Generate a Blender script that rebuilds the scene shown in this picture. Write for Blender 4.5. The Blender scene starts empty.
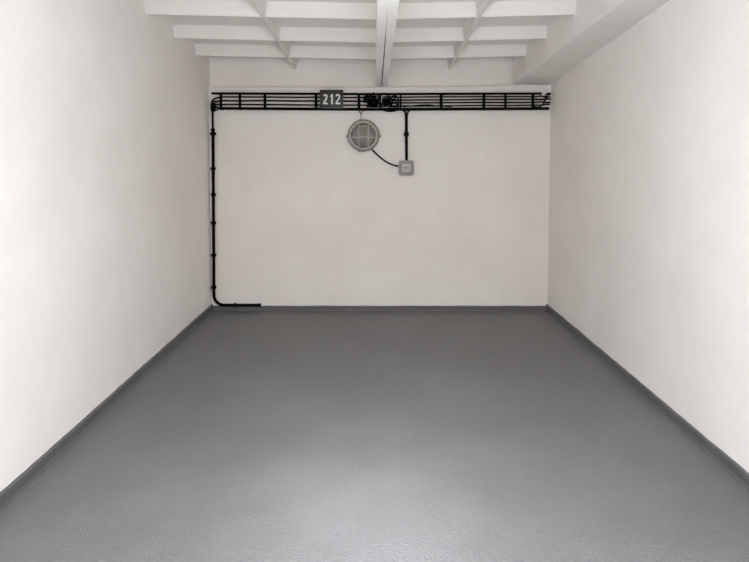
import bpy, bmesh, math, random
from mathutils import Vector, Matrix
C = bpy.context.scene.collection
R = random.Random(7)
sc = bpy.context.scene

# ---------------------------------------------------------------- camera numbers
F = 550.0; TILT = math.radians(2.186); CZ = 1.370
XL, XR, D = -1.4715, 1.565, 4.93          # side walls, back wall (metres)
DOOR = 1.10                               # plane of the open garage doorway; the photographer stands outside it
def ray(px, py):
    v = 180 - py
    Y = F*math.cos(TILT) + v*math.sin(TILT); Z = -F*math.sin(TILT) + v*math.cos(TILT)
    return (px-374.5)/Y, Z/Y
def W(px, py, off=0.0):                   # a point `off` metres in front of the back wall
    a, b = ray(px, py)
    return Vector((a*(D-off), D-off, CZ+b*(D-off)))
PX = D/F

# ---------------------------------------------------------------- materials
def mat(name, col, rough=.6, metal=0, spec=.5):
    m = bpy.data.materials.new(name); m.use_nodes = True
    b = m.node_tree.nodes['Principled BSDF']
    b.inputs['Base Color'].default_value = (*col, 1); b.inputs['Roughness'].default_value = rough
    b.inputs['Metallic'].default_value = metal; b.inputs['Specular IOR Level'].default_value = spec
    return m
def noise_mat(name, c1, c2, cscale, rough, bumps, spec=.5, detail=4, rough2=None):
    m = mat(name, c1, rough, 0, spec); nt = m.node_tree; N = nt.nodes; L = nt.links
    b = N['Principled BSDF']; tc = N.new('ShaderNodeTexCoord')
    n = N.new('ShaderNodeTexNoise'); n.inputs['Scale'].default_value = cscale; n.inputs['Detail'].default_value = detail
    n.inputs['Roughness'].default_value = .6
    L.new(tc.outputs['Object'], n.inputs['Vector'])
    r = N.new('ShaderNodeValToRGB'); r.color_ramp.elements[0].position = .3; r.color_ramp.elements[1].position = .7
    r.color_ramp.elements[0].color = (*c1, 1); r.color_ramp.elements[1].color = (*c2, 1)
    L.new(n.outputs['Fac'], r.inputs['Fac']); L.new(r.outputs['Color'], b.inputs['Base Color'])
    if rough2 is not None:
        mr = N.new('ShaderNodeMapRange'); mr.inputs['To Min'].default_value = rough; mr.inputs['To Max'].default_value = rough2
        mr.inputs['From Min'].default_value = .3; mr.inputs['From Max'].default_value = .7
        L.new(n.outputs['Fac'], mr.inputs['Value']); L.new(mr.outputs['Result'], b.inputs['Roughness'])
    prev = None
    for s, st, dist in bumps:
        k = N.new('ShaderNodeTexNoise'); k.inputs['Scale'].default_value = s; k.inputs['Detail'].default_value = 2
        L.new(tc.outputs['Object'], k.inputs['Vector'])
        bp = N.new('ShaderNodeBump'); bp.inputs['Strength'].default_value = st; bp.inputs['Distance'].default_value = dist
        L.new(k.outputs['Fac'], bp.inputs['Height'])
        if prev: L.new(prev.outputs['Normal'], bp.inputs['Normal'])
        prev = bp
    if prev: L.new(prev.outputs['Normal'], b.inputs['Normal'])
    return m
WALL = noise_mat('wall_plaster', (.765,.732,.702), (.820,.790,.763), 2.4, .85,
                 [(5, .25, .02), (45, .18, .004), (260, .25, .0012)], spec=.25)
CEIL = noise_mat('ceiling_paint', (.775,.742,.708), (.82,.792,.762), 3.0, .85, [(30, .15, .004), (220, .2, .001)], spec=.25)
BEAMW = noise_mat('beam_paint', (.79,.768,.735), (.84,.82,.79), 6.0, .8, [(60, .3, .004), (240, .3, .0015)], spec=.25)
FLOOR = noise_mat('grey_floor_paint', (.134,.134,.135), (.172,.172,.175), 1.7, .40,
                  [(3, .15, .01), (115, 1.0, .006), (260, .9, .002)], spec=.5, rough2=.50)
SKIRT = noise_mat('grey_skirting_paint', (.088,.089,.092), (.110,.111,.114), 6, .5, [(60, .4, .003), (200, .4, .001)])
BLACK = noise_mat('black_rubber', (.0018,.0018,.0018), (.004,.004,.004), 30, .8, [], spec=.06)
BLACKM = noise_mat('black_painted_steel', (.0018,.0018,.0018), (.004,.004,.004), 30, .8, [], spec=.06)
SIGN = noise_mat('dark_sign_paint', (.016,.017,.016), (.021,.022,.021), 20, .5, [])
SIGNL = noise_mat('sign_lip_grey', (.07,.07,.068), (.09,.09,.088), 30, .5, [])
DIGIT = noise_mat('white_lettering', (.62,.62,.60), (.74,.74,.72), 60, .6, [])
ALU = noise_mat('cast_aluminium', (.24,.215,.19), (.33,.30,.27), 25, .5, [(90, .2, .002)])
ALUL = noise_mat('light_aluminium', (.40,.37,.34), (.47,.44,.41), 25, .45, [])
RUST = noise_mat('dull_wire', (.07,.06,.05), (.13,.11,.10), 60, .6, [])
PLAST = noise_mat('grey_plastic', (.27,.26,.25), (.31,.30,.29), 20, .5, [])
PLASTL = noise_mat('pale_grey_plastic', (.47,.46,.44), (.52,.51,.49), 20, .45, [])
PLASTD = noise_mat('mid_grey_plastic', (.23,.225,.22), (.26,.255,.25), 20, .5, [])
ASPH = noise_mat('driveway_concrete', (.30,.30,.30), (.38,.38,.38), 3, .9, [(60, .4, .004)])
BOUNCE = noise_mat('warm_bounce_cream', (.62,.55,.475), (.68,.61,.53), 2, .9, [(40, .3, .004)], spec=.2)
def glass_mat():
    m = mat('prismatic_glass', (.52,.48,.44), .25); nt = m.node_tree; N = nt.nodes; L = nt.links
    b = N['Principled BSDF']; b.inputs['Transmission Weight'].default_value = .55; b.inputs['IOR'].default_value = 1.45
    tc = N.new('ShaderNodeTexCoord'); w = N.new('ShaderNodeTexWave'); w.wave_type = 'BANDS'; w.bands_direction = 'X'
    w.inputs['Scale'].default_value = 26; w.inputs['Distortion'].default_value = .3
    L.new(tc.outputs['Object'], w.inputs['Vector'])
    bp = N.new('ShaderNodeBump'); bp.inputs['Strength'].default_value = .9; bp.inputs['Distance'].default_value = .004
    L.new(w.outputs['Fac'], bp.inputs['Height']); L.new(bp.outputs['Normal'], b.inputs['Normal'])
    return m
GLASS = glass_mat()

# ---------------------------------------------------------------- mesh helpers
def obj(name, bm, m, parent=None, smooth=False, origin=None):
    bmesh.ops.recalc_face_normals(bm, faces=bm.faces)
    me = bpy.data.meshes.new(name)
    o = bpy.data.objects.new(name, me); C.objects.link(o)
    if origin is None: origin = parent.location if parent is not None and parent.parent is None else Vector((0,0,0))
    if parent is not None:
        o.parent = parent
        # every parent sits unrotated: keep mesh coordinates in the parent's frame
        base = Vector((0,0,0)); p = parent
        while p is not None: base += p.location; p = p.parent
        bmesh.ops.translate(bm, verts=bm.verts, vec=-base)
    elif origin is not None and origin.length > 0:
        bmesh.ops.translate(bm, verts=bm.verts, vec=-origin); o.location = origin
    if smooth:
        for f in bm.faces: f.smooth = True
        for e in bm.edges:
            if len(e.link_faces) == 2 and e.calc_face_angle(0) > math.radians(38): e.smooth = False
    bm.to_mesh(me); bm.free(); me.materials.append(m)
    return o
def tag(o, label, cat, group=None):
    o['label'] = label; o['category'] = cat
    if group: o['group'] = group
    return o
def thing(name, label, cat, loc, group=None):
    o = bpy.data.objects.new(name, None); C.objects.link(o); o.location = loc; o.empty_display_size = .1
    return tag(o, label, cat, group)
def struct(name, bm, m, parent=None, smooth=False):
    o = obj(name, bm, m, parent, smooth)
    if parent is None: o['kind'] = 'structure'
    return o
def box(bm, x0, x1, y0, y1, z0, z1, bev=0, seg=2):
    vs = [bm.verts.new((x,y,z)) for x in (x0,x1) for y in (y0,y1) for z in (z0,z1)]
    fs = [bm.faces.new([vs[i] for i in q]) for q in ((0,1,3,2),(4,6,7,5),(0,4,5,1),(2,3,7,6),(0,2,6,4),(1,5,7,3))]
    if bev:
        es = {e for f in fs for e in f.edges}
        bmesh.ops.bevel(bm, geom=list(es), offset=bev, segments=seg, affect='EDGES', profile=.5)
    return vs
def hexa(bm, p, bev=0, seg=2):            # 8 points: bottom ring 0-3, top ring 4-7
    v = [bm.verts.new(q) for q in p]
    fs = [bm.faces.new([v[i] for i in q]) for q in ((3,2,1,0),(4,5,6,7),(0,1,5,4),(1,2,6,5),(2,3,7,6),(3,0,4,7))]
    if bev:
        bmesh.ops.bevel(bm, geom=list({e for f in fs for e in f.edges}), offset=bev, segments=seg, affect='EDGES')
def smooth_path(pts, n=8):
    P = [Vector(p) for p in pts]
    if len(P) < 3: return P
    out = []
    for i in range(len(P)-1):
        p0 = P[max(i-1,0)]; p1 = P[i]; p2 = P[i+1]; p3 = P[min(i+2,len(P)-1)]
        for k in range(n):
            t = k/n
            out.append(.5*((2*p1)+(p2-p0)*t+(2*p0-5*p1+4*p2-p3)*t*t+(3*p1-p0-3*p2+p3)*t**3))
    out.append(P[-1]); return out
def tube(bm, pts, r, seg=10, n=8, smooth=True):
    P = smooth_path(pts, n) if smooth else [Vector(p) for p in pts]
    rings = []; T0 = None; N0 = None
    for i, p in enumerate(P):
        T = (P[min(i+1,len(P)-1)]-P[max(i-1,0)]).normalized()
        if N0 is None:
            a = Vector((0,1,0)) if abs(T.y) < .9 else Vector((1,0,0))
            N0 = T.cross(a).normalized()
        else:
            N0 = (N0 - T*N0.dot(T)).normalized()
        B = T.cross(N0)
        rr = r(i/(len(P)-1)) if callable(r) else r
        rings.append([bm.verts.new(p+N0*math.cos(2*math.pi*k/seg)*rr+B*math.sin(2*math.pi*k/seg)*rr) for k in range(seg)])
    for a, b in zip(rings, rings[1:]):
        for k in range(seg): bm.faces.new((a[k],a[(k+1)%seg],b[(k+1)%seg],b[k]))
    bm.faces.new(rings[0][::-1]); bm.faces.new(rings[-1])
def lathe(bm, c, prof, seg=48, closed=True):   # axis -Y (towards the room); prof = (radius, offset towards room)
    rings = []
    for r, h in prof:
        if r < 1e-5: rings.append([bm.verts.new((c.x, c.y-h, c.z))])
        else: rings.append([bm.verts.new((c.x+r*math.cos(2*math.pi*k/seg), c.y-h, c.z+r*math.sin(2*math.pi*k/seg))) for k in range(seg)])
    for a, b in zip(rings, rings[1:]):
        for k in range(seg):
            q = [a[k%len(a)], a[(k+1)%len(a)], b[(k+1)%len(b)], b[k%len(b)]]
            u = []
            for v in q:
                if v not in u: u.append(v)
            if len(u) > 2: bm.faces.new(u)
def ribbon(bm, pts, w, y0, y1, closed=False):  # flat letter stroke in the XZ plane
    P = [Vector((p[0],p[1])) for p in pts]; Ls=[]; Rs=[]
    for i, p in enumerate(P):
        d1 = (P[i]-P[i-1]).normalized() if i > 0 else (P[1]-P[0]).normalized()
        d2 = (P[i+1]-P[i]).normalized() if i < len(P)-1 else d1
        n1 = Vector((-d1.y,d1.x)); n2 = Vector((-d2.y,d2.x)); n = (n1+n2).normalized()
        k = min(1/max(n.dot(n1), .3), 2.2)
        Ls.append(p+n*w/2*k); Rs.append(p-n*w/2*k)
    v = []
    for l, r in zip(Ls, Rs):
        v.append([bm.verts.new((l.x,y0,l.y)), bm.verts.new((r.x,y0,r.y)), bm.verts.new((r.x,y1,r.y)), bm.verts.new((l.x,y1,l.y))])
    for a, b in zip(v, v[1:]):
        for k in range(4): bm.faces.new((a[k],a[(k+1)%4],b[(k+1)%4],b[k]))
    bm.faces.new(v[0]); bm.faces.new(v[-1][::-1])
NB = bmesh.new

# ---------------------------------------------------------------- room shell
b = NB(); box(b, XL-.2, XR+.2, DOOR-.2, D+.3, -.15, 0); struct('floor', b, FLOOR)
def leaning(x, lean, out):
    b = NB(); z0, z1 = -.1, 3.0
    xa, xb = x-lean*.05, x+lean*(z1/2.02)
    hexa(b, [(xa,DOOR-.2,z0),(xa,D+.3,z0),(x+out,D+.3,z0),(x+out,DOOR-.2,z0),(xb,DOOR-.2,z1),(xb,D+.3,z1),(x+out,D+.3,z1),(x+out,DOOR-.2,z1)])
    return b
struct('wall_left', leaning(XL, -.008, -.25), WALL)
struct('wall_right', leaning(XR, .007, .25), WALL)
# back wall: lower part stands 55 mm proud and ends in a soft ledge, upper part is set back
b = NB()
led = [(XL-.05,.648),(-.75,.646),(0,.645),(.60,.648),(1.0,.656),(1.26,.668),(XR+.05,.669)]
prof = [(0, -.02), (.004, -.008), (.014, 0), (.055, 0)]      # (set-back, height) rounding of the ledge
rows = []
for x, h in led:
    z = CZ+h
    rows.append([b.verts.new((x, D, -.1))] + [b.verts.new((x, D+s, z+dz)) for s, dz in prof] +
                [b.verts.new((x, D+.055, 2.9)), b.verts.new((x, D+.3, 2.9)), b.verts.new((x, D+.3, -.1))])
for a, c in zip(rows, rows[1:]):
    n = len(a)
    for k in range(n): b.faces.new((a[k], a[(k+1)%n], c[(k+1)%n], c[k]))
b.faces.new(rows[0]); b.faces.new(rows[-1][::-1])
struct('wall_back', b, WALL)
# front wall with the open garage doorway, out of frame
b = NB()
OX0, OX1, OZ = -1.40, 1.49, 2.20
box(b, XL, OX0, DOOR-.2, DOOR, 0, 2.9); box(b, OX1, XR, DOOR-.2, DOOR, 0, 2.9); box(b, OX0, OX1, DOOR-.2, DOOR, OZ, 2.9)
struct('wall_front', b, WALL)
b = NB(); box(b, -14, 14, -22, DOOR-.2, -.2, -.02); o = struct('driveway', b, ASPH)

# across the yard: added cream wall, unseen, blocks low sky and bounces warm light
b = NB(); box(b, -14, 14, -8.0, -7.4, -.2, 5.2); box(b, -14, 14, -8.1, -7.3, 5.2, 5.4); struct('wall_added_bounce', b, BOUNCE)

# sloping ribbed ceiling
RB = .093                                                       # rib depth
XBEAM = 1.262
def rib_z(x, y):
    return CZ + .9364 - .079*(y-3.588) - .034*(1-min(abs(x)/1.40, 1.0))
b = NB()
xs = [XL-.1, 0.06, XR+.1]; ys = [DOOR-.2, D+.25]
g = [[(x, y) for x in xs] for y in ys]
bot = [[b.verts.new((x,y,rib_z(x,y)+RB)) for x,y in r] for r in g]
top = [[b.verts.new((x,y,rib_z(x,y)+RB+.14)) for x,y in r] for r in g]
for i in range(2):
    b.faces.new((bot[0][i],bot[0][i+1],bot[1][i+1],bot[1][i])); b.faces.new((top[0][i],top[1][i],top[1][i+1],top[0][i+1]))
    b.faces.new((bot[0][i],top[0][i],top[0][i+1],bot[0][i+1])); b.faces.new((bot[1][i],bot[1][i+1],top[1][i+1],top[1][i]))
for r in (0, 2): b.faces.new((bot[0][r],bot[1][r],top[1][r],top[0][r]))
ceil = struct('ceiling', b, CEIL)
CR = []                                                         # cross ribs, about half a metre apart
for yv in (4.583, 4.104, 3.588, 3.075, 2.565, 2.055, 1.545):
    for x0, x1 in ((XL-.03, .02), (.10, XBEAM+.12)):
        b = NB(); w0, w1 = .017, .040
        p = []
        for up in (0, 1):
            w = w1 if up else w0; c = yv + w0 + .004
            for x, s in ((x0,-1),(x1,-1),(x1,1),(x0,1)):
                p.append((x, c+s*w, rib_z(x, yv) + (RB+.01 if up else 0)))
        hexa(b, p, .005)
        obj('cross_rib', b, CEIL, ceil, True)
for xc in (-.718, .674):
    b = NB(); p = []
    for up in (0, 1):
        w = .029 if up else .013
        for y, s in ((DOOR,-1),(DOOR,1),(D+.08,1),(D+.08,-1)):
            p.append((xc+s*w, y, rib_z(xc, y)+(RB+.01 if up else -.002)))
    hexa(b, p, .004); obj('long_rib', b, CEIL, ceil, True)
# centre beam: two precast joists with an open, uneven joint between them
def joist(name, x_out, x_in, sgn, zoff):
    b = NB(); rows = []; rr = random.Random(3)
    n = 60
    for i in range(n+1):
        y = DOOR + (D+.04-DOOR)*i/n
        t = max(0, (y-2.5)/(D-2.5))
        gap = .0050*t**.7*(.45+1.0*rr.random()) if y > 2.5 else 0
        zb = CZ + .648 + .021*(D-y) + zoff
        xi = x_in + sgn*gap
        rows.append([b.verts.new(q) for q in ((x_out, y, zb+.006), (x_out-sgn*.004, y, zb), (xi, y, zb), (xi, y, zb+.45), (x_out, y, zb+.45))])
    for a, c in zip(rows, rows[1:]):
        for k in range(5): b.faces.new((a[k],a[(k+1)%5],c[(k+1)%5],c[k]))
    b.faces.new(rows[0]); b.faces.new(rows[-1][::-1])
    return struct(name, b, BEAMW)
joist('trim_1', .012, .062, -1, 0.0)
joist('trim_2', .112, .062, 1, 0.0)
# deep downstand beam along the right wall
b = NB(); p = []
for up in (0, 1):
    for x, y in ((1.238, D+.02),(XR+.04, D+.02),(XR+.04, DOOR),(1.238+.042*(D-DOOR), DOOR)):
        inner = x < 1.45
        if up: z = 2.95
        else: z = CZ + (.674+.084*(D-y) if inner else .676+.088*(D-y))
        p.append((x if up or not inner else x, y, z))
hexa(b, p, .008, 3); struct('trim_3', b, WALL, smooth=True)

# skirting: grey painted mortar fillet with a hand-cut top edge
def skirting(name, p0, p1, inward, h, t=.013):
    b = NB(); d = Vector(p1)-Vector(p0); n = max(8, int(d.length/.03)); rows = []
    rr = random.Random(len(name)); j = 0
    for i in range(n+1):
        q = Vector(p0)+d*i/n; j = .7*j + rr.uniform(-.0016,.0016); hh = h+j
        prof = [(0,0),(t+.006,0),(t+.005,.006),(t,.012),(t,hh-.006),(t-.004,hh-.001),(0,hh)]
        rows.append([b.verts.new(q+Vector(inward)*a+Vector((0,0,z))) for a, z in prof])
    for a, c in zip(rows, rows[1:]):
        for k in range(7): b.faces.new((a[k],a[(k+1)%7],c[(k+1)%7],c[k]))
    b.faces.new(rows[0]); b.faces.new(rows[-1][::-1])
    return struct(name, b, SKIRT, smooth=True)
skirting('baseboard_left', (XL,DOOR,0), (XL,D,0), (1,0,0), .060)
skirting('baseboard_right', (XR,DOOR,0), (XR,D,0), (-1,0,0), .058)
skirting('baseboard_back', (XL,D,0), (XR,D,0), (0,-1,0), .044)

# ---------------------------------------------------------------- cable rack
CO = .030                                                        # cables stand this far off the wall
rack = thing('cable_rack', 'long black horizontal rack with two rails and uprights under the ledge of the back wall', 'cable rack', W(380,108.6))
def rail(name, segs, hgt, off0=.018, off1=.042):
    b = NB()
    for (xa, ya), (xb, yb) in segs:
        A = W(xa, ya, .04); B = W(xb, yb, .04)
        hexa(b, [(A.x,D-off1,A.z-hgt/2),(B.x,D-off1,B.z-hgt/2),(B.x,D-off0,B.z-hgt/2),(A.x,D-off0,A.z-hgt/2),
                 (A.x,D-off1,A.z+hgt/2),(B.x,D-off1,B.z+hgt/2),(B.x,D-off0,B.z+hgt/2),(A.x,D-off0,A.z+hgt/2)], .003)
    return obj(name, b, BLACKM, rack, True)
rail('top_rail', [((211.2,93.3),(376,94.0)),((375.9,94.0),(541.8,93.4))], .0185)
rail('bottom_rail', [((219.2,108.3),(376,109.3)),((375.9,109.3),(549.4,108.5))], .0235)
for x, w in ((220.8,.018),(239.8,.018),(264.9,.020),(316.0,.019),(359.0,.020),(380.6,.009),(400.6,.012),(441.2,.019),(484.0,.020),(505.6,.018),(532.9,.020)):
    A = W(x, 93.2, .05); B = W(x, 109.6, .05); b = NB(); w *= 1.2
    box(b, A.x-w/2, A.x+w/2, D-.052, D-.043, B.z, A.z, .002)
    box(b, A.x-w*.3, A.x+w*.3, D-.0435, D, A.z-.004, A.z+.002); box(b, A.x-w*.3, A.x+w*.3, D-.0435, D, B.z-.002, B.z+.004)
    obj('upright', b, BLACKM, rack, True)
b = NB(); A = W(373.8, 92.2, .04)
box(b, A.x-.007, A.x+.007, D-.045, D-.015, A.z-.016, A.z+.000, .003); obj('bolt', b, BLACKM, rack, True)

# cables lying in the rack, left run: they turn down into the junction sleeve of the conduit
order = ['uppermost', 'middle', 'lowest']
for i, (yl, yr) in enumerate(((96.9,97.6),(100.7,101.3),(104.5,105.2))):
    b = NB()
    pts = [W(211.7+1.3*i, 102.1, .018+.012*i), W(211.9+1.3*i, 101.2+.3*i, .018+.012*i), W(214.2+.7*i, 98.5+2.6*i+.4, .022+.008*i), W(219.5, yl+.5, CO), W(226, yl, CO)]
    if i == 2: pts = [W(215.1, 104.5, .03), W(216.4, 104.4, .03), W(219.5, yl+.3, CO), W(226, yl, CO)]
    pts += [W(x, yl+(yr-yl)*(x-226)/140+R.uniform(-.15,.15), CO) for x in (245,270,295,320,342,360,368)]
    tube(b, pts, (.0066,.0072,.0066)[i])
    tag(obj('cable', b, BLACK, origin=W(290, yl, CO)), order[i]+' of the three black cables in the rack left of the cable tangle', 'cable', 'cables in the left run of the rack')
order = ['uppermost', 'second from top', 'third from top', 'lowest']
for i, (yl, yr, xe) in enumerate(((97.2,96.5,550.2),(100.2,99.3,550.6),(103.0,102.2,550.4),(106.0,105.2,549.6))):
    b = NB()
    pts = [W(x, yl+(yr-yl)*(x-380)/170+R.uniform(-.2,.2), CO) for x in (392,402,420,450,480,510,533)]
    pts += [W(541, yr+R.uniform(-.6,.6), CO), W(546, yr+(.7,-.3,.4,-.8)[i], CO+.004), W(xe, yr+(.3,-.1,.3,-.6)[i], CO)]
    tube(b, pts, (.0062,.0066,.0066,.0060)[i])
    tag(obj('cable', b, BLACK, origin=W(450, yl, CO)), order[i]+' of the four black cables in the rack right of the cable tangle', 'cable', 'cables in the right run of the rack')
# a fine wire between them, sagging
b = NB()
tube(b, [W(403,107.0,.012), W(415,105.4,.012), W(428,104.8,.012), W(441,106.2,.012), W(452,107.0,.012)], .0036)
tag(obj('cable', b, BLACK, origin=W(428,105,CO)), 'short black cable bowed upward in the rack above the switch drop', 'cable')
# cut ends at the right wall
b = NB()
tube(b, [W(534,106.6,.06), W(538.5,107.2,.062), W(542,105.4,.064), W(544.5,102.0,.062), W(545.4,98.6,.058), W(547.4,95.9,.052), W(549.8,94.6,.04)], .0045)
tag(obj('cable', b, BLACK, origin=W(544,102,.06)), 'loose black cable bent in an S at the right end of the rack', 'cable')
b = NB()
tube(b, [W(545.8,94.4,CO+.006), W(548,93.8,CO+.006), W(550.4,93.5,CO)], .0078)
tag(obj('cable', b, BLACK, origin=W(548,94,CO)), 'short black cable stub at the right wall, past the top rail end', 'cable')
b = NB()
tube(b, [W(543.6,97.2,.05), W(545.4,95.8,.056), W(546.6,97.4,.056), W(545.2,99.4,.05), W(543.8,101.2,.044)], .0045)
tag(obj('cable', b, BLACK, origin=W(545,98,.05)), 'tiny hooked black wire end near the right wall', 'cable')

# tangle of coiled cable in the rack
def coil(px0, px1, py0, py1, n, seed, lab, r):
    rr = random.Random(seed); cx = (px0+px1)/2; cy = (py0+py1)/2
    t = thing('cable_tangle', lab, 'cables', W(cx, py1, CO), 'cable tangles')
    for i in range(n):
        b = NB(); pts = []
        ax = rr.uniform(2.2, 5.0); ay = rr.uniform(2.0, 4.6); ph = rr.uniform(0,6.28); tl = rr.uniform(-.9,.9)
        ox = rr.uniform(px0+1.5, px1-1.5); oy = rr.uniform(py0+1, py1-1)
        for k in range(8):
            a = ph+k*.82
            u = math.cos(a)*ax*rr.uniform(.7,1.1); v = math.sin(a+tl)*ay*rr.uniform(.7,1.1)
            pts.append(W(min(max(ox+u,px0),px1), min(max(oy+v,py0),py1), .012+.020*i/n+rr.uniform(0,.004)))
        tube(b, pts, r, seg=7, n=5); obj('cable_loop', b, BLACK, t, True)
    return t
coil(364.0, 379.4, 96.1, 106.8, 23, 5, 'dense black tangle of coiled cable in the rack above the round lamp', .0055)
loose = coil(382.0, 396.5, 96.1, 106.8, 14, 11, 'looser black cable tangle right of the dense one in the rack', .0056)
b = NB()
tube(b, [W(382.4,108.4,.0490), W(384,110.2,.0490), W(389,111.2,.0490), W(394,110.8,.0490), W(397.3,109.0,.0490), W(398.4,104.5,.052), W(397.9,98,.052)], .0072)
obj('cable_loop', b, BLACK, loose, True)

# ---------------------------------------------------------------- conduit down the left corner
cd = thing('cable_conduit', 'thin black cable conduit running down the left corner of the back wall to the floor', 'conduit', W(213.8,305,.02))
b = NB(); A = W(212.6,102.4,.04); B = W(212.6,111.3,.04)
box(b, A.x-.017, A.x+.017, D-.048, D-.004, B.z, A.z, .006, 3); obj('junction_sleeve', b, BLACK, cd, True)
b = NB(); tube(b, [W(214.2,106.6,.03), W(216.5,107.2,.03), W(219.1,107.8,.03)], .008)
tube(b, [W(213.5,110.9,.03), W(216.5,109.8,.03), W(219.1,108.7,.03)], .0065); obj('side_entry', b, BLACK, cd, True)
b = NB(); tube(b, [W(212.6,110.5,.02), W(212.9,131,.02)], .0092, smooth=False); obj('upper_pipe', b, BLACK, cd, True)
def ringz(name, px, py, r, h):
    off = max(.02, r); b = NB(); c = W(px,py,off)
    pr = [(-h/2, r*.8),(-h*.35, r),(h*.35, r),(h/2, r*.8)]
    tube(b, [c+Vector((0,0,z)) for z, _ in pr], lambda t: pr[min(3,int(round(t*3)))][1], seg=14, smooth=False)
    box(b, c.x-r*.5, c.x+r*.5, D-off, D-.001, c.z-h*.35, c.z+h*.35)
    return obj(name, b, BLACK, cd, True)
ringz('coupling', 212.9, 129.6, .019, .022); ringz('coupling', 213.0, 133.8, .026, .028)
b = NB()
pts = [W(213.0,131,.02), W(213.4,200,.02), W(213.9,285,.02), W(213.95,293,.02)]
for a in (15,30,45,60,75,90):
    t = math.radians(a); pts.append(W(213.95+10*(1-math.cos(t)), 294.8+10.2*math.sin(t), .02))
pts += [W(240,305.1,.02), W(260,305.2,.02)]
tube(b, pts, .0135, seg=12, n=5); obj('pipe', b, BLACK, cd, True)
for px, py in ((213.2,168.6),(213.4,194.7),(213.5,223.0),(213.7,255.2),(213.9,287.3)): ringz('pipe_clip', px, py, .0225, .026)
for px, w, nm in ((234.9,.022,'pipe_clip'),(259.6,.020,'end_cap')):
    b = NB(); c = W(px,305.1,.02); r = .0198 if nm == 'pipe_clip' else .0160
    tube(b, [c+Vector((x*w,0,0)) for x in (-.5,-.35,.35,.5)], lambda t: r if .2 < t < .8 else r*.8, seg=14, smooth=False)
    if nm == 'pipe_clip': box(b, c.x-.007, c.x+.007, D-.02, D-.001, c.z-.012, c.z+.012)
    obj(nm, b, BLACK, cd, True)

# ---------------------------------------------------------------- switch, its drop cable and the lamp cable
dc = thing('switch_cable', 'straight black cable dropping from the rack to the grey light switch', 'cable', W(406.2,161,.02))
b = NB()
tube(b, [W(400.2,109.4,.022), W(402.6,109.9,.022), W(404.6,111.4,.022), W(405.6,114.5,.022), W(405.9,120,.022), W(405.9,140,.022), W(406.2,161.5,.022)], .0085)
obj('strand', b, BLACK, dc, True)
b = NB()
tube(b, [W(412.4,109.4,.022), W(410.2,109.9,.022), W(408.2,111.4,.022), W(407.2,114.5,.022), W(406.9,120,.022), W(406.9,140,.022), W(406.9,161.5,.022)], .0085)
obj('strand', b, BLACK, dc, True)
b = NB(); c = W(406.2,134.4)
box(b, c.x-.0215, c.x+.0215, D-.038, D, c.z-.017, c.z+.017, .007, 3); obj('cable_clip', b, BLACK, dc, True)

sw = thing('light_switch', 'square grey double light switch on the back wall below the rack', 'light switch', W(406.3,168,0))
A = W(398.7,175.5,.03); B = W(414.0,160.5,.03); c = (A+B)/2
def rbox(x0, x1, y0, y1, z0, z1, r, e):
    b = NB(); box(b, x0, x1, y0, y1, z0, z1)
    bmesh.ops.bevel(b, geom=[q for q in b.edges if abs(q.verts[0].co.y-q.verts[1].co.y) > .001], offset=r, segments=5, affect='EDGES', profile=.5)
    bmesh.ops.bevel(b, geom=[q for q in b.edges if all(abs(v.co.y-y0) < 1e-5 for v in q.verts)], offset=e, segments=2, affect='EDGES', profile=.5)
    return b
b = rbox(A.x, B.x, D-.034, D, A.z, B.z, .020, .004); obj('back_box', b, PLAST, sw, True)
b = rbox(c.x-.048, c.x+.048, D-.038, D-.033, c.z-.048, c.z+.048, .012, .002); obj('frame', b, PLASTD, sw, True)
b = rbox(c.x-.037, c.x+.037, D-.045, D-.037, c.z-.037, c.z+.037, .008, .002); obj('cover_plate', b, PLASTL, sw, True)
for s in (-1, 1):
    b = NB(); box(b, c.x+s*.013-.007, c.x+s*.013+.007, D-.052, D-.044, c.z-.017, c.z+.017, .003, 2); obj('rocker', b, PLAST, sw, True)

LC = W(363.4,135.4,.06); LC.y = D
b = NB()
tube(b, [W(371.6,148.9,.03), W(373.2,150.6,.028), W(376,153.4,.022), W(380.5,157.6,.018), W(386,161.6,.017), W(392,164.6,.018), W(399.6,166.4,.020)], .0066)
tag(obj('lamp_cable', b, BLACK, origin=W(384,160,.02)), 'curved thin black cable between the round lamp and the light switch', 'cable')

# ---------------------------------------------------------------- round bulkhead lamp
lp = thing('bulkhead_lamp', 'round grey caged bulkhead lamp, unlit, on the back wall under the rack', 'lamp', LC)
b = NB()
lathe(b, LC, [(0,0),(.134,0),(.141,.008),(.142,.040),(.137,.052),(.128,.058),(.122,.056),(.118,.030),(.06,.015),(0,.014)]); obj('body', b, ALU, lp, True)
b = NB()
lathe(b, LC, [(.126,.050),(.129,.060),(.126,.070),(.117,.074),(.110,.071),(.108,.060),(.112,.050),(.126,.050)]); obj('bezel_ring', b, ALUL, lp, True)
b = NB()
lathe(b, LC, [(.110,.052),(.109,.062),(.100,.078),(.082,.092),(.058,.101),(.030,.106),(0,.107)])
lathe(b, LC, [(.106,.052),(.105,.060),(.096,.074),(.079,.087),(.056,.096),(.029,.101),(0,.102)])
g = obj('glass_dome', b, GLASS, lp, True)
b = NB(); lathe(b, LC, [(0,.078),(.02,.076),(.036,.066),(.042,.052),(.036,.036),(.022,.024),(.018,.013),(0,.013)], seg=24); obj('bulb', b, PLASTL, lp, True)
def dome(r): return .112 - .045*(r/.11)**2
gd = None
def bar(p):
    b = NB(); tube(b, p,   .0055, seg=8, n=4); return obj('guard_bar', b, ALUL, lp, True)
zh = W(363,137.2,.1).z - LC.z
bar([LC+Vector((x, -dome(abs(x)), zh)) for x in (-.114,-.09,-.05,0,.05,.09,.114)])
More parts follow.
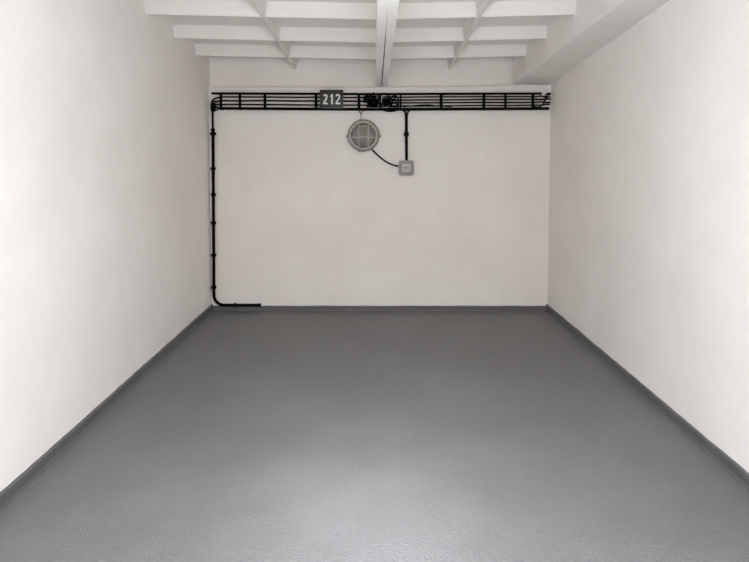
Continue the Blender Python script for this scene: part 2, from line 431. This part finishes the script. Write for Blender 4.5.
for xo in (W(358.7,135,.1).x-LC.x, W(368.2,135,.1).x-LC.x):
    h = math.sqrt(.114**2-xo*xo)
    bar([LC+Vector((xo, -dome(math.hypot(xo,z)), z)) for z in (-h,-h*.7,-h*.35,0,h*.35,h*.7,h)])
b = NB(); zt = .078; h = math.sqrt(.114**2-zt**2)
bar([LC+Vector((x, -dome(math.hypot(x,zt)), zt-.010*(x/h)**2)) for x in (-h,-h*.5,0,h*.5,h)])
for s in (-1, 1):
    b = NB(); c = LC+Vector((s*.142, -.034, -.006)); box(b, c.x-.008, c.x+.008, c.y-.016, c.y+.012, c.z-.012, c.z+.012, .004)
    obj('fixing_lug', b, ALU, lp, True)
    b = NB(); tube(b, [c+Vector((s*.005,-.002,0)), c+Vector((s*.012,-.002,0))], .0060, smooth=False); obj('screw', b, BLACKM, lp, True)
b = NB(); c = LC+Vector((-.012,0,-.139)); box(b, c.x-.036, c.x+.034, c.y-.044, c.y-.006, c.z-.006, c.z+.016, .005); obj('cable_gland', b, ALU, lp, True)
b = NB(); c = LC+Vector((-.018,0,.139)); box(b, c.x-.018, c.x+.018, c.y-.042, c.y-.006, c.z-.012, c.z+.006, .004); obj('hinge', b, ALU, lp, True)
hk = None
b = NB()
tube(b, [W(359.0,110.7,.030), W(359.8,112.2,.032), W(360.9,114.6,.036), W(362.2,112.2,.032), W(363.2,110.7,.030)], .0040, seg=8)
tube(b, [W(360.9,114.4,.036), W(361.0,117.0,.032), W(361.2,118.9,.030)], .0026, seg=8)
tag(obj('wire_hook', b, RUST, origin=W(361,114,.05)), 'small dull V-shaped wire hook between the rack and the round lamp', 'hook')

# ---------------------------------------------------------------- number sign
A = W(320.0,108.7,.06); B = W(343.2,89.8,.06); c = (A+B)/2
sg = thing('number_sign', 'dark grey plate with white number 212 fixed to the rack', 'sign', Vector((c.x, D-.06, A.z)))
b = NB(); box(b, A.x, B.x, D-.062, D-.053, A.z, B.z, .0025); obj('plate', b, SIGN, sg, True)
b = NB(); box(b, A.x+.008, B.x-.004, D-.066, D-.061, A.z+.006, A.z+.015, .002); obj('lip', b, SIGNL, sg, True)
H = .090; wd = .0145; zc = W(331,99.1,.064).z
def arc(cx, cz, rx, rz, a0, a1, n):
    return [(cx+rx*math.cos(math.radians(a0+(a1-a0)*i/n)), cz+rz*math.sin(math.radians(a0+(a1-a0)*i/n))) for i in range(n+1)]
def digit(ch, px, w):
    x = W(px,99,.064).x; b = NB(); h = H-wd; w = w-wd
    if ch == '2':
        p = arc(x, zc+h/2-w*.55, w/2, w*.55, 170, -20, 12)
        p += [(x+w*.30, zc+h*.02), (x-w*.30, zc-h*.26), (x-w/2+.001, zc-h*.47)]
        ribbon(b, p, wd, D-.0645, D-.0615)
        ribbon(b, [(x-w/2-wd/2, zc-h/2), (x+w/2+wd/2, zc-h/2)], wd, D-.0647, D-.0615)
    else:
        ribbon(b, [(x+.004, zc-H/2), (x+.004, zc+H/2)], wd*1.1, D-.0645, D-.0615)
        ribbon(b, [(x+.004, zc+H/2-.010), (x-.012, zc+H/2-.024)], wd*.8, D-.0647, D-.0615)
    return obj('digit', b, DIGIT, sg)
digit('2', 325.3, .040); digit('1', 331.6, .02); digit('2', 337.8, .043)

# ---------------------------------------------------------------- daylight, added lights, camera
w = bpy.data.worlds.new('world'); sc.world = w; w.use_nodes = True
N = w.node_tree.nodes; L = w.node_tree.links
bg = N['Background']; bg.inputs['Color'].default_value = (.93,.975,1.04,1); bg.inputs['Strength'].default_value = 1.12
pl = bpy.data.lights.new('doorway_portal', 'AREA'); pl.shape = 'RECTANGLE'; pl.size = OX1-OX0; pl.size_y = OZ
pl.cycles.is_portal = True
po = bpy.data.objects.new('doorway_portal', pl); C.objects.link(po)
po.location = ((OX0+OX1)/2, DOOR-.1, OZ/2); po.rotation_euler = (math.radians(90), 0, 0)   # faces into the room

ll = bpy.data.lights.new('added_fill_light', 'POINT'); ll.energy = 7.6; ll.shadow_soft_size = .18; ll.color = (.93,.98,1.05)
lo = bpy.data.objects.new('added_fill_light', ll); C.objects.link(lo); lo.location = (.06, 1.70, 1.85)   # added unseen fill under the centre beam, brightens near walls and ribs
for nm, watts, ang, ty in (('added_pool_narrow', 49, 32, 1.97), ('added_pool_wide', 29, 52, 2.22)):   # added unseen doorway lights, narrow and wide, making the bright floor pool
    sl = bpy.data.lights.new(nm, 'SPOT'); sl.energy = watts; sl.shadow_soft_size = .20
    sl.spot_size = math.radians(ang); sl.spot_blend = 1.0; sl.color = (.97,.985,1)
    so = bpy.data.objects.new(nm, sl); C.objects.link(so); so.location = (.0, .95, 2.02)
    so.rotation_euler = (Vector((.0, ty, 0)) - so.location).to_track_quat('-Z', 'Y').to_euler()
cam = bpy.data.cameras.new('camera'); co = bpy.data.objects.new('camera', cam); C.objects.link(co)
cam.sensor_width = 36; cam.sensor_fit = 'HORIZONTAL'; cam.lens = F*36/749; cam.clip_start = .02
cam.shift_y = -101/749
co.location = (0, 0, CZ); co.rotation_euler = (math.radians(90)-TILT, 0, 0)
sc.camera = co
sc.view_settings.view_transform = 'Standard'; sc.view_settings.look = 'None'
sc.view_settings.gamma = 1; sc.view_settings.use_curve_mapping = False
sc.view_settings.exposure = 2.28
sc.cycles.max_bounces = 16; sc.cycles.diffuse_bounces = 12; sc.cycles.glossy_bounces = 6
sc.cycles.sample_clamp_indirect = 6
